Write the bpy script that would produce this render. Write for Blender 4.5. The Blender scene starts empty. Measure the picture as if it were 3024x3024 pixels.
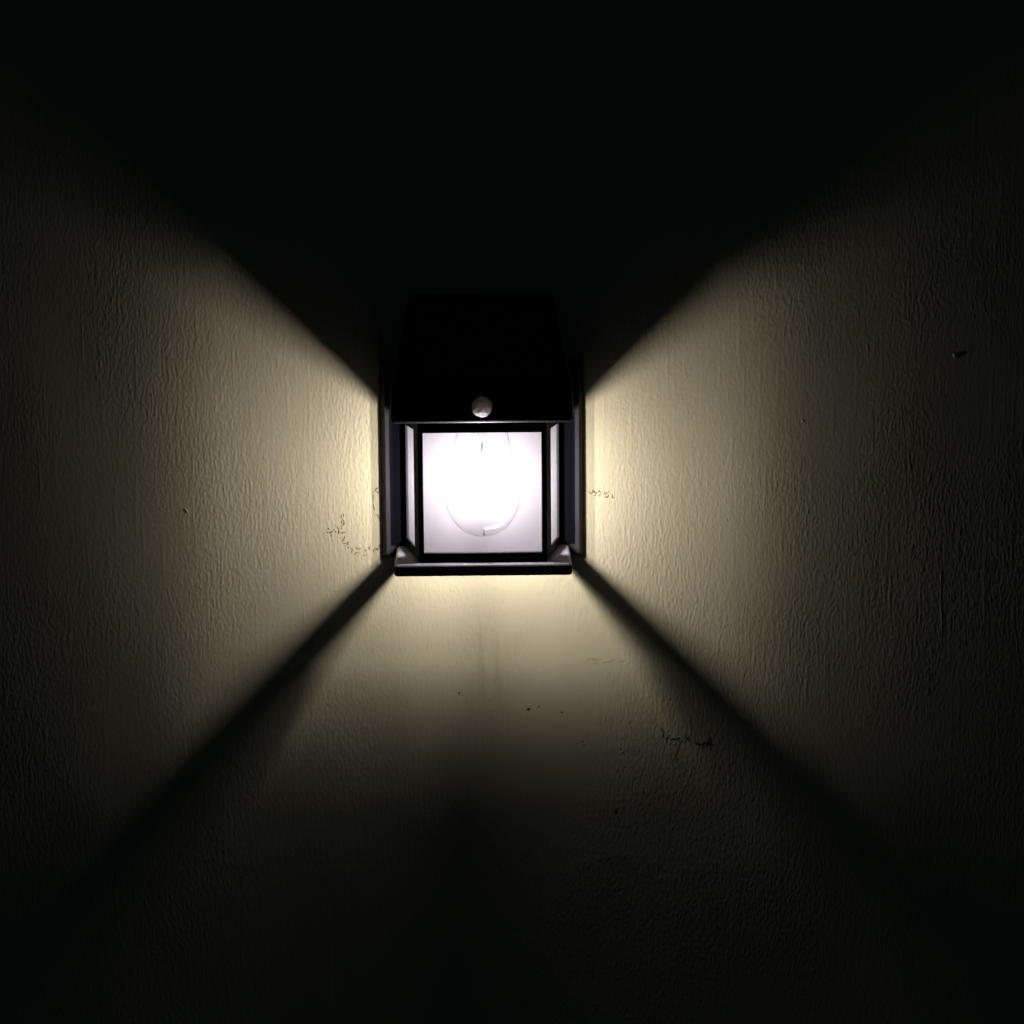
import bpy, bmesh, math, random
import numpy as np
from mathutils import Vector, Matrix

S = bpy.context.scene
COL = S.collection
random.seed(7)

# ------------------------------------------------------------------ camera
cam_data = bpy.data.cameras.new("camera")
cam_data.sensor_width = 36.0
cam_data.lens = 70.24
cam_data.clip_start = 0.02
cam_data.clip_end = 50
cam = bpy.data.objects.new("camera", cam_data)
COL.objects.link(cam)
right = Vector((0.99985572, -0.01520494, -0.00757297))
up = Vector((0.00930803, 0.11749416, 0.99302995))
fwd = Vector((0.01420918, 0.99295716, -0.11761874))
rot = Matrix((right, up, -fwd)).transposed().to_4x4()
cam.matrix_world = Matrix.Translation((0.0005, -1.195, 0.1675)) @ rot
S.camera = cam

# ------------------------------------------------------------------ night: almost no light but the lamp's own
world = bpy.data.worlds.new("World")
S.world = world
world.use_nodes = True
bg = world.node_tree.nodes["Background"]
bg.inputs["Color"].default_value = (0.42, 0.74, 1.0, 1)
bg.inputs["Strength"].default_value = 0.0048

# ------------------------------------------------------------------ exposure and render
S.view_settings.view_transform = 'Standard'
S.view_settings.look = 'None'
S.view_settings.exposure = 0.0
S.view_settings.gamma = 1.0
S.view_settings.use_curve_mapping = False
S.render.engine = 'CYCLES'
S.cycles.max_bounces = 8
S.cycles.transparent_max_bounces = 24
S.cycles.caustics_reflective = False
S.cycles.caustics_refractive = False
S.cycles.sample_clamp_indirect = 4.0
try:
    S.cycles.use_denoising = True
    S.cycles.denoiser = 'OPENIMAGEDENOISE'
    S.cycles.denoising_input_passes = 'RGB_ALBEDO_NORMAL'
except Exception:
    pass

FILAMENT_STRENGTH = 1950.0

# ------------------------------------------------------------------ helpers
MM = 0.001


def P(x, d, z):
    """lamp coordinates in mm: x right, d out from the wall, z up."""
    return Vector((x * MM, -d * MM, z * MM))


def link(name, bm, mat=None, parent=None, smooth=False, bevel=0.0, segs=3):
    bmesh.ops.recalc_face_normals(bm, faces=bm.faces)
    me = bpy.data.meshes.new(name)
    bm.to_mesh(me)
    bm.free()
    if smooth:
        for p in me.polygons:
            p.use_smooth = True
    ob = bpy.data.objects.new(name, me)
    COL.objects.link(ob)
    if mat:
        me.materials.append(mat)
    if parent:
        ob.parent = parent
    if bevel > 0:
        b = ob.modifiers.new("bevel", 'BEVEL')
        b.width = bevel * MM
        b.segments = segs
        b.limit_method = 'ANGLE'
        b.angle_limit = math.radians(25)
        b.harden_normals = False
    return ob


def hexa(bm, pts):
    """8 points: 4 of one face in order, then 4 of the opposite face."""
    v = [bm.verts.new(p) for p in pts]
    for f in ((0, 1, 2, 3), (7, 6, 5, 4), (0, 4, 5, 1), (1, 5, 6, 2), (2, 6, 7, 3), (3, 7, 4, 0)):
        bm.faces.new([v[i] for i in f])
    return v


def box(bm, x0, x1, d0, d1, z0, z1):
    return hexa(bm, [P(x0, d0, z0), P(x1, d0, z0), P(x1, d0, z1), P(x0, d0, z1),
                     P(x0, d1, z0), P(x1, d1, z0), P(x1, d1, z1), P(x0, d1, z1)])


def ring(bm, outer_a, inner_a, outer_b, inner_b):
    """closed frame: loops of 4 points; a = one side, b = the opposite side."""
    la = [[bm.verts.new(p) for p in l] for l in (outer_a, inner_a, outer_b, inner_b)]
    oa, ia, ob_, ib = la
    for i in range(4):
        j = (i + 1) % 4
        bm.faces.new((oa[i], oa[j], ia[j], ia[i]))
        bm.faces.new((ob_[j], ob_[i], ib[i], ib[j]))
        bm.faces.new((oa[j], oa[i], ob_[i], ob_[j]))
        bm.faces.new((ia[i], ia[j], ib[j], ib[i]))


def lathe(bm, prof, cx, cd, seg=64, cap0=True, cap1=True):
    rings = []
    for r, z in prof:
        if r < 1e-6:
            rings.append([bm.verts.new(P(cx, cd, z))])
        else:
            rings.append([bm.verts.new(P(cx + r * math.cos(2 * math.pi * k / seg),
                                         cd + r * math.sin(2 * math.pi * k / seg), z)) for k in range(seg)])
    for a, b in zip(rings, rings[1:]):
        for k in range(seg):
            k2 = (k + 1) % seg
            if len(a) == 1:
                bm.faces.new((a[0], b[k], b[k2]))
            elif len(b) == 1:
                bm.faces.new((a[k], b[0], a[k2]))
            else:
                bm.faces.new((a[k], b[k], b[k2], a[k2]))
    if cap0 and len(rings[0]) > 1:
        bm.faces.new(rings[0])
    if cap1 and len(rings[-1]) > 1:
        bm.faces.new(rings[-1])


# ------------------------------------------------------------------ materials
def new_mat(name):
    m = bpy.data.materials.new(name)
    m.use_nodes = True
    nt = m.node_tree
    nt.nodes.clear()
    out = nt.nodes.new("ShaderNodeOutputMaterial")
    return m, nt, out


def principled(name, color, rough=0.5, spec=0.5, noise_bump=None, var=None, metallic=0.0):
    m, nt, out = new_mat(name)
    b = nt.nodes.new("ShaderNodeBsdfPrincipled")
    b.inputs["Base Color"].default_value = (*color, 1)
    b.inputs["Roughness"].default_value = rough
    b.inputs["Specular IOR Level"].default_value = spec
    b.inputs["Metallic"].default_value = metallic
    nt.links.new(b.outputs[0], out.inputs[0])
    tc = nt.nodes.new("ShaderNodeTexCoord")
    if noise_bump:
        sc, st, dist = noise_bump
        n = nt.nodes.new("ShaderNodeTexNoise")
        n.inputs["Scale"].default_value = sc
        n.inputs["Detail"].default_value = 3
        nt.links.new(tc.outputs["Object"], n.inputs["Vector"])
        bp = nt.nodes.new("ShaderNodeBump")
        bp.inputs["Strength"].default_value = st
        bp.inputs["Distance"].default_value = dist
        nt.links.new(n.outputs[0], bp.inputs["Height"])
        nt.links.new(bp.outputs[0], b.inputs["Normal"])
    if var:
        sc, lo, hi = var
        n = nt.nodes.new("ShaderNodeTexNoise")
        n.inputs["Scale"].default_value = sc
        n.inputs["Detail"].default_value = 5
        nt.links.new(tc.outputs["Object"], n.inputs["Vector"])
        r = nt.nodes.new("ShaderNodeValToRGB")
        r.color_ramp.elements[0].position = 0.3
        r.color_ramp.elements[1].position = 0.7
        r.color_ramp.elements[0].color = (*[c * lo for c in color], 1)
        r.color_ramp.elements[1].color = (*[c * hi for c in color], 1)
        nt.links.new(n.outputs[0], r.inputs[0])
        nt.links.new(r.outputs[0], b.inputs["Base Color"])
    return m


def thin_glass(name, tint, haze=0.0, rim=0.0, refl=0.96, base=0.04, rough=0.03):
    """clear sheet glass: transparent, with a Schlick reflection, a touch of dust."""
    m, nt, out = new_mat(name)
    lw = nt.nodes.new("ShaderNodeLayerWeight")
    lw.inputs["Blend"].default_value = 0.5
    pw = nt.nodes.new("ShaderNodeMath")
    pw.operation = 'POWER'
    pw.inputs[1].default_value = 5.0
    nt.links.new(lw.outputs["Facing"], pw.inputs[0])
    ma = nt.nodes.new("ShaderNodeMath")
    ma.operation = 'MULTIPLY_ADD'
    ma.inputs[1].default_value = refl
    ma.inputs[2].default_value = base
    nt.links.new(pw.outputs[0], ma.inputs[0])
    tr = nt.nodes.new("ShaderNodeBsdfTransparent")
    tr.inputs[0].default_value = (*tint, 1)
    if rim > 0:
        p2 = nt.nodes.new("ShaderNodeMath")
        p2.operation = 'POWER'
        p2.inputs[1].default_value = 3.0
        nt.links.new(lw.outputs["Facing"], p2.inputs[0])
        mc = nt.nodes.new("ShaderNodeMixRGB")
        mc.inputs[1].default_value = (*tint, 1)
        mc.inputs[2].default_value = (1 - rim, 1 - rim, 1 - rim, 1)
        nt.links.new(p2.outputs[0], mc.inputs[0])
        nt.links.new(mc.outputs[0], tr.inputs[0])
    gl = nt.nodes.new("ShaderNodeBsdfGlossy")
    gl.inputs["Roughness"].default_value = rough
    mx = nt.nodes.new("ShaderNodeMixShader")
    nt.links.new(ma.outputs[0], mx.inputs[0])
    nt.links.new(tr.outputs[0], mx.inputs[1])
    nt.links.new(gl.outputs[0], mx.inputs[2])
    last = mx
    if haze > 0:
        tc = nt.nodes.new("ShaderNodeTexCoord")
        n = nt.nodes.new("ShaderNodeTexNoise")
        n.inputs["Scale"].default_value = 900
        n.inputs["Detail"].default_value = 4
        nt.links.new(tc.outputs["Object"], n.inputs["Vector"])
        mm = nt.nodes.new("ShaderNodeMath")
        mm.operation = 'MULTIPLY'
        mm.inputs[1].default_value = haze
        nt.links.new(n.outputs[0], mm.inputs[0])
        di = nt.nodes.new("ShaderNodeBsdfTranslucent")
        di.inputs[0].default_value = (0.8, 0.78, 0.8, 1)
        m2 = nt.nodes.new("ShaderNodeMixShader")
        nt.links.new(mm.outputs[0], m2.inputs[0])
        nt.links.new(mx.outputs[0], m2.inputs[1])
        nt.links.new(di.outputs[0], m2.inputs[2])
        last = m2
    nt.links.new(last.outputs[0], out.inputs[0])
    return m


def wall_material():
    m, nt, out = new_mat("painted_plaster")
    b = nt.nodes.new("ShaderNodeBsdfPrincipled")
    b.inputs["Roughness"].default_value = 0.75
    b.inputs["Specular IOR Level"].default_value = 0.2
    nt.links.new(b.outputs[0], out.inputs[0])
    tc = nt.nodes.new("ShaderNodeTexCoord")

    def mapped(sx, sz):
        mp = nt.nodes.new("ShaderNodeMapping")
        mp.inputs["Scale"].default_value = (sx, sx, sz)
        nt.links.new(tc.outputs["Object"], mp.inputs["Vector"])
        return mp

    def noise(vec, scale, detail, rough=0.5, dist=0.0):
        n = nt.nodes.new("ShaderNodeTexNoise")
        n.inputs["Scale"].default_value = scale
        n.inputs["Detail"].default_value = detail
        n.inputs["Roughness"].default_value = rough
        n.inputs["Distortion"].default_value = dist
        nt.links.new(vec.outputs[0], n.inputs["Vector"])
        return n

    # paint colour: cream, slightly uneven
    cn = noise(mapped(1, 0.6), 22, 4)
    r = nt.nodes.new("ShaderNodeValToRGB")
    r.color_ramp.elements[0].position = 0.32
    r.color_ramp.elements[1].position = 0.68
    r.color_ramp.elements[0].color = (0.556, 0.492, 0.300, 1)
    r.color_ramp.elements[1].color = (0.602, 0.533, 0.340, 1)
    nt.links.new(cn.outputs[0], r.inputs[0])
    nt.links.new(r.outputs[0], b.inputs["Base Color"])

    # very fine grain of the paint film (the ridges themselves are in the mesh)
    grain = noise(mapped(1, 0.6), 1500, 2)
    bp = nt.nodes.new("ShaderNodeBump")
    bp.inputs["Strength"].default_value = 0.6
    bp.inputs["Distance"].default_value = 0.00006
    nt.links.new(grain.outputs[0], bp.inputs["Height"])
    nt.links.new(bp.outputs[0], b.inputs["Normal"])
    return m


RIDGE_MM = 0.032
STREAK_MM = 0.026
GRAIN_MM = 0.011

M_wall = wall_material()
M_black = principled("black_powder_coat", (0.006, 0.006, 0.008), 0.7, 0.03, (1400, 0.25, 0.00012), (60, 0.8, 1.25))
M_plate = principled("plate_coat", (0.037, 0.035, 0.037), 0.55, 0.15, (1400, 0.25, 0.00012), (60, 0.85, 1.15))
M_tray = principled("tray_coat", (0.22, 0.207, 0.218), 0.55, 0.2, (1400, 0.25, 0.00012), (60, 0.85, 1.15))
M_shade_strip = principled("shade_strip_black", (0.004, 0.004, 0.006), 0.6, 0.03, (1600, 0.2, 0.0001))  # near-black for the added strips that paint shade on the plate
M_hood = principled("black_plastic", (0.014, 0.014, 0.017), 0.6, 0.15, (1600, 0.2, 0.0001))
M_cell = principled("solar_cell", (0.008, 0.01, 0.02), 0.25, 0.5)
M_trace = principled("silver_trace", (0.05, 0.05, 0.055), 0.4, 0.5)
M_reflector = principled("pale_reflector", (0.122, 0.112, 0.120), 0.6, 0.3, (700, 0.15, 0.0002), (50, 0.96, 1.04))
M_pane = thin_glass("clear_pane", (0.985, 0.98, 0.985), haze=0.02)
M_side = thin_glass("side_pane", (0.985, 0.98, 0.985), haze=0.055, refl=0.3)  # translucent haze added to make the side panes look brighter
M_bulb = thin_glass("bulb_glass", (0.97, 0.97, 0.975), rim=0.34, refl=0.22, base=0.0, rough=0.05)
M_socket = principled("socket_plastic", (0.5, 0.48, 0.5), 0.4, 0.5)
M_stem = principled("stem_grey", (0.03, 0.03, 0.032), 0.6, 0.03)
M_dirt_pit = principled("dried_dirt_and_pit", (0.15, 0.11, 0.045), 0.9, 0.1, None, (900, 0.6, 1.3))  # dried dirt, also used for one painted pit
M_faint = principled("faint_scuff", (0.42, 0.355, 0.20), 0.9, 0.1, None, (900, 0.8, 1.15))
M_dark_dirt_pit = principled("dark_dirt_and_pit_shade", (0.05, 0.042, 0.03), 0.95, 0.1, None, (900, 0.6, 1.3))  # dirt and crack colour, also the shade painted for the wall pits


def sensor_material():
    m, nt, out = new_mat("milky_lens")
    b = nt.nodes.new("ShaderNodeBsdfPrincipled")
    b.inputs["Base Color"].default_value = (0.64, 0.56, 0.56, 1)
    b.inputs["Roughness"].default_value = 0.5
    b.inputs['Specular IOR Level'].default_value = 0.15
    b.inputs['Subsurface Weight'].default_value = 0.7
    b.inputs['Subsurface Radius'].default_value = (1, 0.85, 0.85)
    b.inputs['Subsurface Scale'].default_value = 0.02
    t = nt.nodes.new("ShaderNodeBsdfTranslucent")
    t.inputs[0].default_value = (0.8, 0.66, 0.64, 1)
    tc = nt.nodes.new("ShaderNodeTexCoord")
    v = nt.nodes.new("ShaderNodeTexVoronoi")
    v.inputs["Scale"].default_value = 420
    nt.links.new(tc.outputs["Object"], v.inputs["Vector"])
    bp = nt.nodes.new("ShaderNodeBump")
    bp.inputs["Strength"].default_value = 0.8
    bp.inputs["Distance"].default_value = 0.0014
    bp.invert = True
    nt.links.new(v.outputs[0], bp.inputs["Height"])
    nt.links.new(bp.outputs[0], b.inputs["Normal"])
    mx = nt.nodes.new("ShaderNodeMixShader")
    mx.inputs[0].default_value = 0.3
    nt.links.new(b.outputs[0], mx.inputs[1])
    nt.links.new(t.outputs[0], mx.inputs[2])
    nt.links.new(mx.outputs[0], out.inputs[0])
    return m


M_sensor = sensor_material()


def filament_material():
    m, nt, out = new_mat("lit_filament")
    e = nt.nodes.new("ShaderNodeEmission")
    e.inputs["Color"].default_value = (1.0, 0.955, 0.985, 1)
    e.inputs["Strength"].default_value = FILAMENT_STRENGTH
    nt.links.new(e.outputs[0], out.inputs[0])
    return m


M_fil = filament_material()

# ------------------------------------------------------------------ the wall
STEP = 0.40          # mm between vertices of the relief in the part near the lantern
X_LO, X_HI, Z_LO, Z_HI = -315.0, 355.0, -320.0, 350.0


def axis(lo, hi, far_lo, far_hi):
    fine = np.arange(lo, hi + STEP * 0.5, STEP)
    left = lo - np.geomspace(8, lo - far_lo, 14)[::-1]
    right_ = fine[-1] + np.geomspace(8, far_hi - fine[-1], 14)
    return np.concatenate([left, fine, right_]), 14, len(fine)


def relief(nz, nx):
    """roller-stippled paint: filtered noise drawn out vertically; height in mm."""
    rng = np.random.default_rng(11)
    fx = np.fft.fftfreq(nx, STEP)[None, :]
    fz = np.fft.fftfreq(nz, STEP)[:, None]

    def field(lx, lz, hp=0.0):
        w = rng.standard_normal((nz, nx))
        g = np.exp(-0.5 * ((2 * np.pi * fx * lx) ** 2 + (2 * np.pi * fz * lz) ** 2))
        if hp:
            g = g * (1 - np.exp(-0.5 * ((2 * np.pi * fx * hp) ** 2 + (2 * np.pi * fz * hp * 2.2) ** 2)))
        f = np.fft.ifft2(np.fft.fft2(w) * g).real
        return f / f.std()

    # slow warp so that the ridges meander
    ridge = field(0.29, 0.86, 0.85)
    ridge2 = field(0.45, 2.1, 1.4)
    grain = field(0.36, 0.42)
    patch = field(14, 22)
    slow = field(42, 55)
    amp = np.clip(1.0 + 0.30 * patch + 0.25 * field(30, 40), 0.35, 1.45)
    drawn = field(0.7, 11.0, 2.6)          # long strokes left by the roller
    drawn = np.maximum(drawn - 0.8, 0)
    r = np.tanh(0.9 * ridge)
    r = r + 0.22 * (np.maximum(ridge, 0) ** 2 - 0.5)
    h = amp * (RIDGE_MM * r + STREAK_MM * np.tanh(ridge2)) + GRAIN_MM * grain + 0.028 * drawn + 0.10 * patch + 0.35 * slow
    return h


xs, kx, nx = axis(X_LO, X_HI, -2200, 2200)
zs, kz, nz = axis(Z_LO, Z_HI, -1700, 1900)
X, Z = np.meshgrid(xs, zs)
H = np.zeros_like(X)
hh = relief(nz, nx)
# fade to flat at the rim of the detailed part, and flat where the lantern is screwed on
ex = np.minimum(xs[kx:kx + nx] - X_LO, xs[kx:kx + nx][-1] - xs[kx:kx + nx])[None, :]
ez = np.minimum(zs[kz:kz + nz] - Z_LO, zs[kz:kz + nz][-1] - zs[kz:kz + nz])[:, None]
fade = np.clip(np.minimum(ex, ez) / 12.0, 0, 1)
hh = (hh - 0.0) * fade
under = (np.abs(X[kz:kz + nz, kx:kx + nx]) < 60.5) & (Z[kz:kz + nz, kx:kx + nx] > 1) & (Z[kz:kz + nz, kx:kx + nx] < 156)
hh[under] = np.minimum(hh[under], -0.3)
H[kz:kz + nz, kx:kx + nx] = hh


def wall_height(x, z):
    i = int(np.clip(np.searchsorted(xs, x), 0, len(xs) - 1))
    j = int(np.clip(np.searchsorted(zs, z), 0, len(zs) - 1))
    return float(H[j, i])


NX, NZ = len(xs), len(zs)
front_co = np.stack([X, -H, Z], axis=-1).reshape(-1, 3) * MM
back_co = np.array([[-2200, 120, -1700], [2200, 120, -1700], [2200, 120, 1900], [-2200, 120, 1900]], float) * MM
co = np.concatenate([front_co, back_co]).astype(np.float32)
idx = np.arange(NX * NZ).reshape(NZ, NX)
quads = np.stack([idx[:-1, :-1], idx[:-1, 1:], idx[1:, 1:], idx[1:, :-1]], axis=-1).reshape(-1, 4)
nb = NX * NZ
quads = np.concatenate([quads, [[nb + 3, nb + 2, nb + 1, nb]]])
rims = [list(idx[0, ::-1]) + [nb, nb + 1], list(idx[-1, :]) + [nb + 2, nb + 3],
        list(idx[:, 0]) + [nb + 3, nb], list(idx[::-1, -1]) + [nb + 1, nb + 2]]
me = bpy.data.meshes.new("wall")
loops = np.concatenate([quads.reshape(-1)] + [np.array(r_) for r_ in rims]).astype(np.int32)
counts = np.concatenate([np.full(len(quads), 4), [len(r_) for r_ in rims]]).astype(np.int32)
starts = np.concatenate([[0], np.cumsum(counts)[:-1]]).astype(np.int32)
me.vertices.add(len(co))
me.vertices.foreach_set("co", co.reshape(-1))
me.loops.add(len(loops))
me.loops.foreach_set("vertex_index", loops)
me.polygons.add(len(counts))
me.polygons.foreach_set("loop_start", starts)
smooth = np.ones(len(counts), dtype=bool)
smooth[-5:] = False
me.polygons.foreach_set("use_smooth", smooth)
me.update(calc_edges=True)
me.validate()
me.materials.append(M_wall)
wall = bpy.data.objects.new("wall", me)
COL.objects.link(wall)
wall["kind"] = "structure"
wall["label"] = "cream painted plaster wall with vertical roller texture lit by the lantern"
wall["category"] = "wall"


def strokes(name, lines, mat, w=0.5, h=0.22, label=None):
    """flattened dirt smears on the wall; each line is a list of (x, z) in mm."""
    bm = bmesh.new()
    for ln in lines:
        # resample with a little wobble
        pts = []
        for (a, b) in zip(ln, ln[1:]):
            n = max(2, int(math.hypot(b[0] - a[0], b[1] - a[1]) / 0.5))
            for k in range(n):
                t = k / n
                pts.append((a[0] + (b[0] - a[0]) * t + random.uniform(-.12, .12),
                            a[1] + (b[1] - a[1]) * t + random.uniform(-.12, .12)))
        pts.append(ln[-1])
        prev = None
        for i, p in enumerate(pts):
            a = pts[max(0, i - 1)]
            b = pts[min(len(pts) - 1, i + 1)]
            tx, tz = b[0] - a[0], b[1] - a[1]
            L = math.hypot(tx, tz) or 1
            nx, nz = -tz / L, tx / L
            u = i / max(1, len(pts) - 1)
            ww = w * (0.25 + 0.75 * math.sin(math.pi * min(1, max(0, 0.08 + 0.84 * u)))) * random.uniform(0.6, 1.25)
            w0 = wall_height(p[0], p[1])
            cur = [bm.verts.new(P(p[0] - nx * ww, w0 - 0.05, p[1] - nz * ww)),
                   bm.verts.new(P(p[0], w0 + h * random.uniform(.7, 1.2), p[1])),
                   bm.verts.new(P(p[0] + nx * ww, w0 - 0.05, p[1] + nz * ww))]
            if prev:
                for k in range(3):
                    k2 = (k + 1) % 3
                    bm.faces.new((prev[k], prev[k2], cur[k2], cur[k]))
            else:
                bm.faces.new(cur)
            prev = cur
        bm.faces.new(prev[::-1])
    ob = link(name, bm, mat, wall)
    if label:
        ob["label"] = label
    return ob


strokes("dirt_mark", [[(-84.7,25.59),(-85.46,24.53),(-84.63,23.46)],[(-84.06,26.0),(-83.47,23.87)],[(-84.33,22.82),(-83.31,20.9),(-83.97,18.99),(-84.94,18.15),(-85.07,16.45)],[(-85.2,21.34),(-84.59,19.85)],[(-88.82,18.82),(-87.16,17.32),(-86.67,15.4),(-87.13,13.27)],[(-93.91,17.38),(-92.24,16.73)],[(-94.38,14.83),(-92.39,14.07),(-90.79,15.22),(-89.29,16.49)],[(-91.45,13.31),(-91.27,12.04)],[(-89.32,14.78),(-88.05,14.77)],[(-85.95,14.33),(-84.27,14.2),(-82.57,14.93)],[(-83.24,12.81),(-83.7,10.47),(-84.78,8.78)],[(-84.38,7.92),(-82.48,7.9),(-80.99,8.53),(-81.64,7.26),(-82.93,5.99)],[(-81.04,5.76),(-81.69,4.7)],[(-80.2,5.32),(-78.53,4.24),(-79.18,2.97),(-79.84,1.48)],[(-76.82,5.5),(-75.99,4.64),(-74.09,4.41),(-73.44,5.26)],[(-77.54,0.39),(-76.67,2.09),(-75.6,2.5),(-74.56,1.64)],[(-71.79,3.32),(-70.3,3.73),(-70.95,2.67)],[(-69.92,1.38),(-70.78,0.11)],[(-71.83,0.76),(-72.16,0.12)],[(-68.68,5.85),(-68.72,3.5)]], M_dirt_pit, 0.5, 0.14)
strokes("dirt_mark", [[(-66.12,38.48),(-64.52,40.06),(-61.96,42.26)],[(-65.51,37.2),(-66.2,33.39)],[(-64.53,39.42),(-62.65,38.13),(-61.67,40.35)],[(-65.91,31.8),(-65.03,27.65)],[(-64.74,25.74),(-63.18,24.45),(-62.27,21.89),(-61.66,20.61)]], M_dirt_pit, 0.46, 0.12)
strokes("dirt_mark", [[(-66.37,2.44),(-65.71,4.03),(-63.16,4.97),(-61.89,5.27)],[(-63.15,5.61),(-61.22,7.83)],[(-64.76,4.02),(-62.23,3.68)]], M_dirt_pit, 0.46, 0.12)
strokes("dirt_mark", [[(63.54,38.24),(65.12,36.32),(66.39,37.9),(68.61,36.92),(70.19,38.5),(71.46,36.89)],[(67.65,35.02),(67.97,36.29)],[(70.19,34.68),(70.82,36.58)],[(73.36,38.15),(73.67,36.24),(75.58,37.18),(76.21,38.44)],[(75.89,35.9),(75.26,34.31),(73.35,34.65)],[(77.79,36.52),(78.11,33.97),(79.38,34.27)],[(77.79,31.74),(77.47,31.42)],[(66.08,39.17),(67.66,37.57)]], M_dirt_pit, 0.46, 0.12)
strokes("dirt_mark", [[(107.92,-107.7),(109.21,-110.34),(108.57,-112.52)],[(112.64,-112.12),(110.93,-114.73),(110.94,-116.92)],[(113.08,-114.75),(118.23,-114.37),(119.08,-113.51)],[(128.11,-116.23),(128.97,-117.56),(132.84,-118.04),(134.55,-116.31)],[(134.12,-117.61),(139.71,-118.11)],[(137.97,-113.28),(136.27,-117.2)],[(122.95,-114.86),(124.66,-113.57)]], M_dark_dirt_pit, 0.6, 0.25)
strokes("dirt_mark", [[(62, -65.6), (65, -64.2), (68, -65.4), (71, -64.4)], [(72, -66.8), (76.2, -66.5), (80, -65.0)], [(81, -66.4), (86.5, -65.6)], [(66, -67.2), (70, -67.6)]], M_faint, 0.6, 0.06)
strokes("hairline_crack", [[(122.94,-111.8),(120.38,-115.71),(118.24,-120.5),(116.53,-124.43),(115.03,-127.48)]], M_dark_dirt_pit, 0.4, 0.12)
strokes("paint_ridge", [[(-191.7, -14.8), (-188.3, -28.3), (-181.1, -43.8)]], M_wall, 0.5, 0.13)
strokes("paint_ridge", [[(277.2, -12.0), (277.4, -32.0), (278.8, -51.9)]], M_wall, 0.6, 0.2)
strokes("paint_ridge", [[(238.5, -69.2), (240.3, -78.1)]], M_wall, 0.5, 0.2)
strokes("paint_ridge", [[(-236.7, 146.8), (-236.9, 132), (-237.1, 118.3)]], M_wall, 0.5, 0.13)


def lump(name, x, z, rx, rz, h, mat, rough=0.18, tilt=0.0):
    """a small uneven blob sitting on the wall."""
    bm = bmesh.new()
    bmesh.ops.create_icosphere(bm, subdivisions=3, radius=1.0)
    ph = random.uniform(0, 6)
    w0 = wall_height(x, z)
    for v in bm.verts:
        c = v.co
        k = 1 + rough * math.sin(3.1 * c.x + ph) * math.cos(2.7 * c.z + 2 * ph)
        xx, zz = c.x * rx * k, c.z * rz * k
        v.co = P(x + xx * math.cos(tilt) - zz * math.sin(tilt), w0 - c.y * h * k, z + xx * math.sin(tilt) + zz * math.cos(tilt))
    return link(name, bm, mat, wall, smooth=True)


lump("paint_lump", 283.2, 117.8, 0.9, 1.6, 0.85, M_wall, 0.25)
lump("paint_lump", 192.5, 79.4, 0.6, 0.8, 0.5, M_wall, 0.25)
lump("paint_lump", -178.0, 28.4, 0.55, 1.6, 0.5, M_wall, 0.25, 0.5)
lump("paint_lump", -193.3, 29.3, 0.5, 0.6, 0.3, M_wall)
lump("paint_lump", -170.9, -17.9, 0.6, 0.7, 0.35, M_wall)
lump("paint_lump", 147.0, 20.0, 0.5, 0.6, 0.35, M_wall)
lump("paint_lump", -14.4, -85.9, 0.9, 0.6, 0.22, M_wall)  # lumps from here on stand in for the lit lower edges of dents
lump("paint_lump", 60.4, -117.3, 1.1, 0.6, 0.25, M_wall, 0.3, 0.4)
lump("paint_lump", 84.0, -121.9, 0.7, 1.3, 0.3, M_wall, 0.3, -0.5)
lump("paint_lump", -8.1, -124.0, 1.2, 0.7, 0.25, M_wall)
lump("paint_lump", 81.0, -162.6, 1.0, 0.8, 0.2, M_wall)
lump("pit_shade", -15.4, -84.6, 0.5, 0.8, 0.1, M_dark_dirt_pit, 0.35)  # dark blobs paint the shade inside small pits in the wall
lump("pit_shade", 26.8, -95.3, 1.0, 0.75, 0.12, M_dark_dirt_pit, 0.4, 0.3)
lump("pit_shade", 33.0, -93.6, 0.7, 0.4, 0.15, M_dirt_pit, 0.4, 0.3)
lump("pit_shade", 47.0, -97.5, 0.6, 0.5, 0.1, M_dark_dirt_pit, 0.35)
lump("pit_shade", 59.6, -115.8, 0.8, 0.35, 0.1, M_dark_dirt_pit, 0.35, 0.3)
lump("pit_shade", 83.1, -120.8, 0.6, 0.55, 0.1, M_dark_dirt_pit, 0.35)
lump("pit_shade", 80.2, -159.3, 1.0, 1.8, 0.15, M_dark_dirt_pit, 0.35, -0.5)

# ------------------------------------------------------------------ the lantern
lantern = bpy.data.objects.new("wall_lantern", None)
lantern.empty_display_size = 0.05
COL.objects.link(lantern)
lantern["label"] = "lit black wall lantern with clear bulb and round motion sensor on the cream wall"
lantern["category"] = "wall lamp"

# back plate: flat plate with a wide chamfer running back to the wall
bm = bmesh.new()
T = 4.5
hexa(bm, [P(-58.2, T, 1.0), P(58.2, T, 1.0), P(58.2, T, 115), P(-58.2, T, 115),
          P(-61.8, -1.5, -1.5), P(61.8, -1.5, -1.5), P(61.8, -1.5, 118.5), P(-61.8, -1.5, 118.5)])
link("back_plate", bm, M_plate, lantern, bevel=0.5, segs=2)

# pale panel behind the bulb
bm = bmesh.new()
box(bm, -42.4, 42.4, T - 0.2, T + 1.0, 0.6, 6.75)
box(bm, -44.7, 44.7, T - 0.15, T + 1.0, 6.75, 86.6)
link("reflector_panel", bm, M_reflector, lantern)

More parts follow.
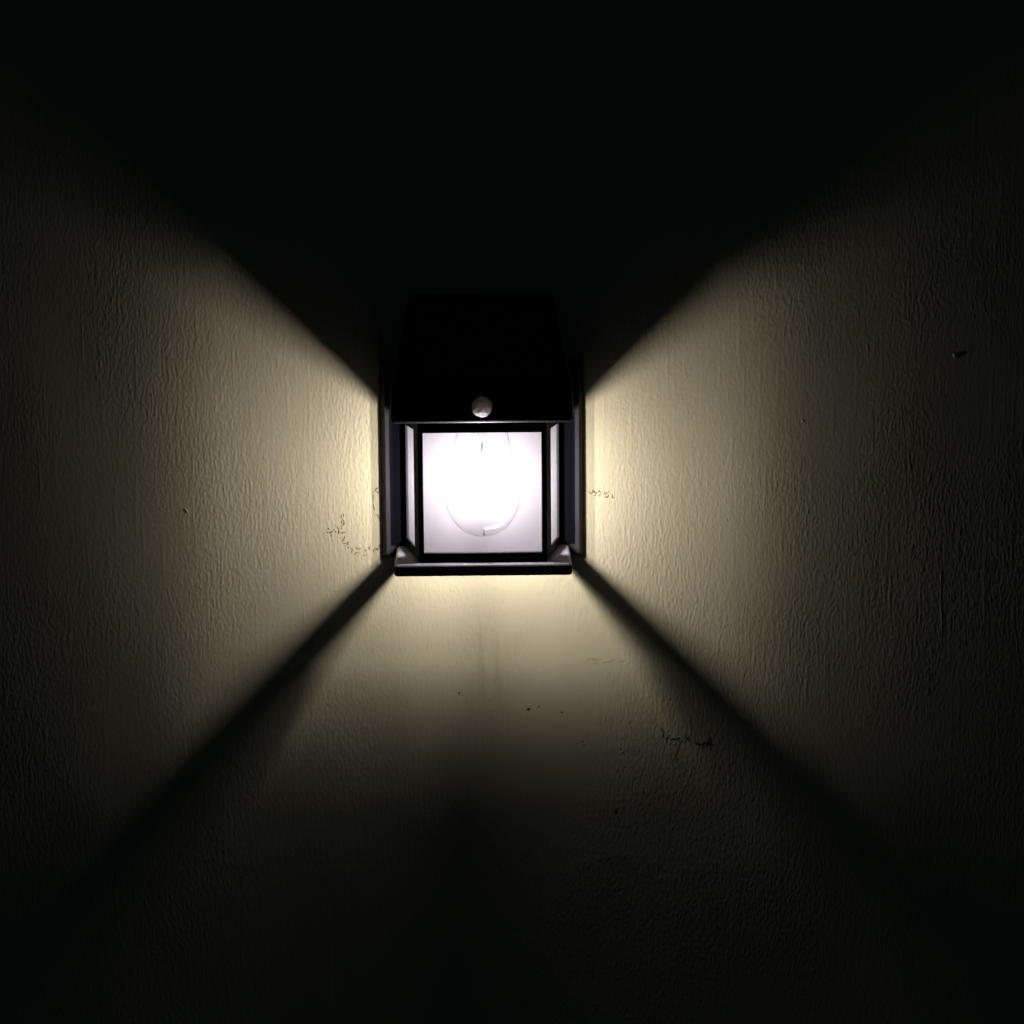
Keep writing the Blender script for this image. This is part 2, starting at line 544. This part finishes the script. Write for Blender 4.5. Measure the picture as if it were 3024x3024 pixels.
# base tray: an open rim, its opening lets the light down the wall
bm = bmesh.new()
u_shape = [(-50, 86), (50, 86), (51.8, T - 0.3), (42.9, T - 0.3), (35.0, 73), (-35.0, 73), (-42.9, T - 0.3), (-51.8, T - 0.3)]
lo = [bm.verts.new(P(x, d, 0)) for x, d in u_shape]
hi = [bm.verts.new(P(x, d, 6.7)) for x, d in u_shape]
bm.faces.new(lo[::-1])
bm.faces.new(hi)
for i in range(8):
    j = (i + 1) % 8
    bm.faces.new((lo[i], lo[j], hi[j], hi[i]))
tray = link("base_tray", bm, M_tray, lantern, bevel=1.9, segs=4)
# sunk floor in the front part of the tray; the gap behind it lets the light down the wall
bm = bmesh.new()
def inner_x(d):
    return 42.9 + (35.0 - 42.9) * (d - T) / (73 - T) + 0.3
hexa(bm, [P(-inner_x(73.3), 73.3, 0.5), P(inner_x(73.3), 73.3, 0.5), P(inner_x(42.5), 42.5, 0.5), P(-inner_x(42.5), 42.5, 0.5),
          P(-inner_x(73.3), 73.3, 1.9), P(inner_x(73.3), 73.3, 1.9), P(inner_x(42.5), 42.5, 1.9), P(-inner_x(42.5), 42.5, 1.9)])
link("tray_floor", bm, M_hood, tray)

# front frame of the cage
ZB, ZT = 6.3, 86.9
bm = bmesh.new()
def ff(d, o):
    x, z0, z1 = (36.2, ZB, ZT) if o else (33.3, 12.0, 80.0)
    return [P(-x, d, z0), P(x, d, z0), P(x, d, z1), P(-x, d, z1)]
ring(bm, ff(77.5, 1), ff(77.5, 0), ff(72.6, 1), ff(72.6, 0))
link("front_frame", bm, M_black, lantern, bevel=0.45, segs=2)

# side frames, flaring towards the wall, with their panes
A2 = (36.1, 72.55)
B2 = (46.3, 5.6)
L2 = math.hypot(B2[0] - A2[0], B2[1] - A2[1])
ux, ud = (B2[0] - A2[0]) / L2, (B2[1] - A2[1]) / L2
nxn, ndn = ud, -ux     # pointing inwards (towards the axis)


def side_pt(s, u, n, z):
    return P(s * (A2[0] + ux * u + nxn * n), A2[1] + ud * u + ndn * n, z)


for s in (-1, 1):
    bm = bmesh.new()
    def sf(n, o):
        u0, u1, z0, z1 = (0, L2, ZB, ZT) if o else (22.8, L2 - 3.4, 12.0, 80.0)
        return [side_pt(s, u0, n, z0), side_pt(s, u1, n, z0), side_pt(s, u1, n, z1), side_pt(s, u0, n, z1)]
    ring(bm, sf(0, 1), sf(0, 0), sf(1.6, 1), sf(1.6, 0))
    link("side_frame", bm, M_black, lantern, bevel=0.35, segs=2)
    bm = bmesh.new()
    a = [side_pt(s, 22.4, 0.35, 11.6), side_pt(s, L2 - 3.0, 0.35, 11.6), side_pt(s, L2 - 3.0, 0.35, 80.4), side_pt(s, 22.4, 0.35, 80.4)]
    b = [side_pt(s, 22.4, 1.2, 11.6), side_pt(s, L2 - 3.0, 1.2, 11.6), side_pt(s, L2 - 3.0, 1.2, 80.4), side_pt(s, 22.4, 1.2, 80.4)]
    hexa(bm, a + b)
    link("glass_pane", bm, M_side, lantern)

bm = bmesh.new()
box(bm, -33.7, 33.7, 74.2, 75.6, 11.6, 80.4)
link("glass_pane", bm, M_pane, lantern)

# thin dark strips added on the plate, coloured as the shade behind the stiles
for s in (-1, 1):
    bm = bmesh.new()
    box(bm, s * 46.0, s * 54.9, T - 0.2, T + 0.4, 7.0, 86.0)
    link("stile_shade_strip", bm, M_shade_strip, lantern)

# solar housing: upright lip in front, roof sloping up and back, sides drawn in
bm = bmesh.new()
F, Bk = 88.0, -0.5
ring_pts = [
    (50.8, F, 86.2), (50.8, F, 104.4), (42.1, 9.0, 157.0), (42.1, Bk, 157.0), (50.8, Bk, 104.4), (50.8, Bk, 86.2)]
vl = [bm.verts.new(P(-x, d, z)) for x, d, z in ring_pts]
vr = [bm.verts.new(P(x, d, z)) for x, d, z in ring_pts]
n = len(vl)
for i in range(n):
    j = (i + 1) % n
    bm.faces.new((vl[i], vl[j], vr[j], vr[i]))
for v in (vl, vr):
    bm.faces.new((v[0], v[1], v[4], v[5]))
    bm.faces.new((v[1], v[2], v[3], v[4]))
housing = link("solar_housing", bm, M_hood, lantern, bevel=2.6, segs=5)

# solar panel set on the roof slope
def slope(u, v, lift):
    """u -1..1 across, v 0..1 up the slope."""
    x = (50.8 + (42.1 - 50.8) * v) * u
    d = F + (9.0 - F) * v
    z = 104.4 + (157.0 - 104.4) * v
    nl = math.hypot(52.6, 79.0)
    return P(x, d + lift * 52.6 / nl, z + lift * 79.0 / nl)
bm = bmesh.new()
c = [(-.86, .09), (.86, .09), (.86, .92), (-.86, .92)]
hexa(bm, [slope(u, v, 0.7) for u, v in c] + [slope(u, v, -0.5) for u, v in c])
panel = link("solar_panel", bm, M_cell, lantern, bevel=0.25, segs=2)
bm = bmesh.new()
for k in range(1, 6):
    u = -0.86 + 1.72 * k / 6
    cc = [(u - .006, .11), (u + .006, .11), (u + .006, .90), (u - .006, .90)]
    hexa(bm, [slope(a, b, 0.85) for a, b in cc] + [slope(a, b, 0.6) for a, b in cc])
link("cell_lines", bm, M_trace, panel)

# motion sensor: milky faceted dome in the lip
bm = bmesh.new()
bmesh.ops.create_icosphere(bm, subdivisions=2, radius=1.0)
for v in bm.verts:
    c = v.co.copy()
    v.co = P(c.x * 6.1, F - 0.6 - c.y * 8.5, 95.2 + c.z * 6.1)
bmesh.ops.bisect_plane(bm, geom=bm.verts[:] + bm.edges[:] + bm.faces[:], plane_co=P(0, F - 0.8, 0), plane_no=(0, 1, 0), clear_outer=True)
bm.edges.ensure_lookup_table()
bmesh.ops.holes_fill(bm, edges=[e for e in bm.edges if e.is_boundary])
link("motion_sensor", bm, M_sensor, lantern)

# bulb: clear envelope, socket, stem, two filaments
BD = 51.0
prof = [(0, 18.0), (2.5, 18.15), (5, 18.6), (8, 19.6), (11, 21.2), (14, 23.5), (16.8, 26.6), (19.2, 30.4), (21, 34.8),
        (21.7, 39.5), (21.9, 44), (21.5, 49), (20.6, 54), (19.2, 59), (17.8, 64), (16.6, 69), (15.6, 74), (14.8, 79), (14.2, 84)]
bm = bmesh.new()
lathe(bm, prof, 0, BD, 96, cap1=False)
bulb = link("light_bulb", bm, M_bulb, lantern, smooth=True)

bm = bmesh.new()
lathe(bm, [(14.9, 83.0), (15.2, 83.4), (15.2, 85.9)], 0, BD, 64)
link("bulb_socket", bm, M_socket, bulb, smooth=False)
bm = bmesh.new()
lathe(bm, [(0, 69.5), (0.9, 70), (1.3, 73), (3.2, 79), (5.5, 83.2)], 0, BD, 32)
link("glass_stem", bm, M_bulb, bulb, smooth=True)
bm = bmesh.new()
lathe(bm, [(0, 18.3), (0.6, 18.5), (0.6, 19.3), (0.35, 20.6), (0.15, 22.2), (0, 22.5)], 0.6, BD, 24)
link("bulb_tip", bm, M_stem, bulb, smooth=True)

FZ0, FZ1 = 39.6, 57.6
# (x, distance from the wall at the top, at the bottom)
for xo, dt, db in ((-2.5, 32.6, 30.4), (-1.3, 57.5, 65.5), (1.4, 61.5, 67.0)):
    bm = bmesh.new()
    q = 0.43 if dt < 50 else 0.335
    hexa(bm, [P(xo - q, db - q, FZ0), P(xo + q, db - q, FZ0), P(xo + q, db + q, FZ0), P(xo - q, db + q, FZ0),
              P(xo * .6 - q, dt - q, FZ1), P(xo * .6 + q, dt - q, FZ1), P(xo * .6 + q, dt + q, FZ1), P(xo * .6 - q, dt + q, FZ1)])
    dd = dt
    fil = link("filament", bm, M_fil, bulb)
    # thin lead wires holding the filament
    bm = bmesh.new()
    for (x0, d0, z0, x1, d1, z1) in ((xo, dd, FZ1 - 0.2, 0, BD + (dd - BD) * 0.15, 72.5),):
        a, b = P(x0, d0, z0), P(x1, d1, z1)
        t = (b - a).normalized()
        e1 = t.cross(Vector((1, 0, 0))).normalized() * 0.00018
        e2 = t.cross(e1).normalized() * 0.00018
        hexa(bm, [a + e1, a + e2, a - e1, a - e2, b + e1, b + e2, b - e1, b - e2])
    link("lead_wire", bm, M_stem, bulb)
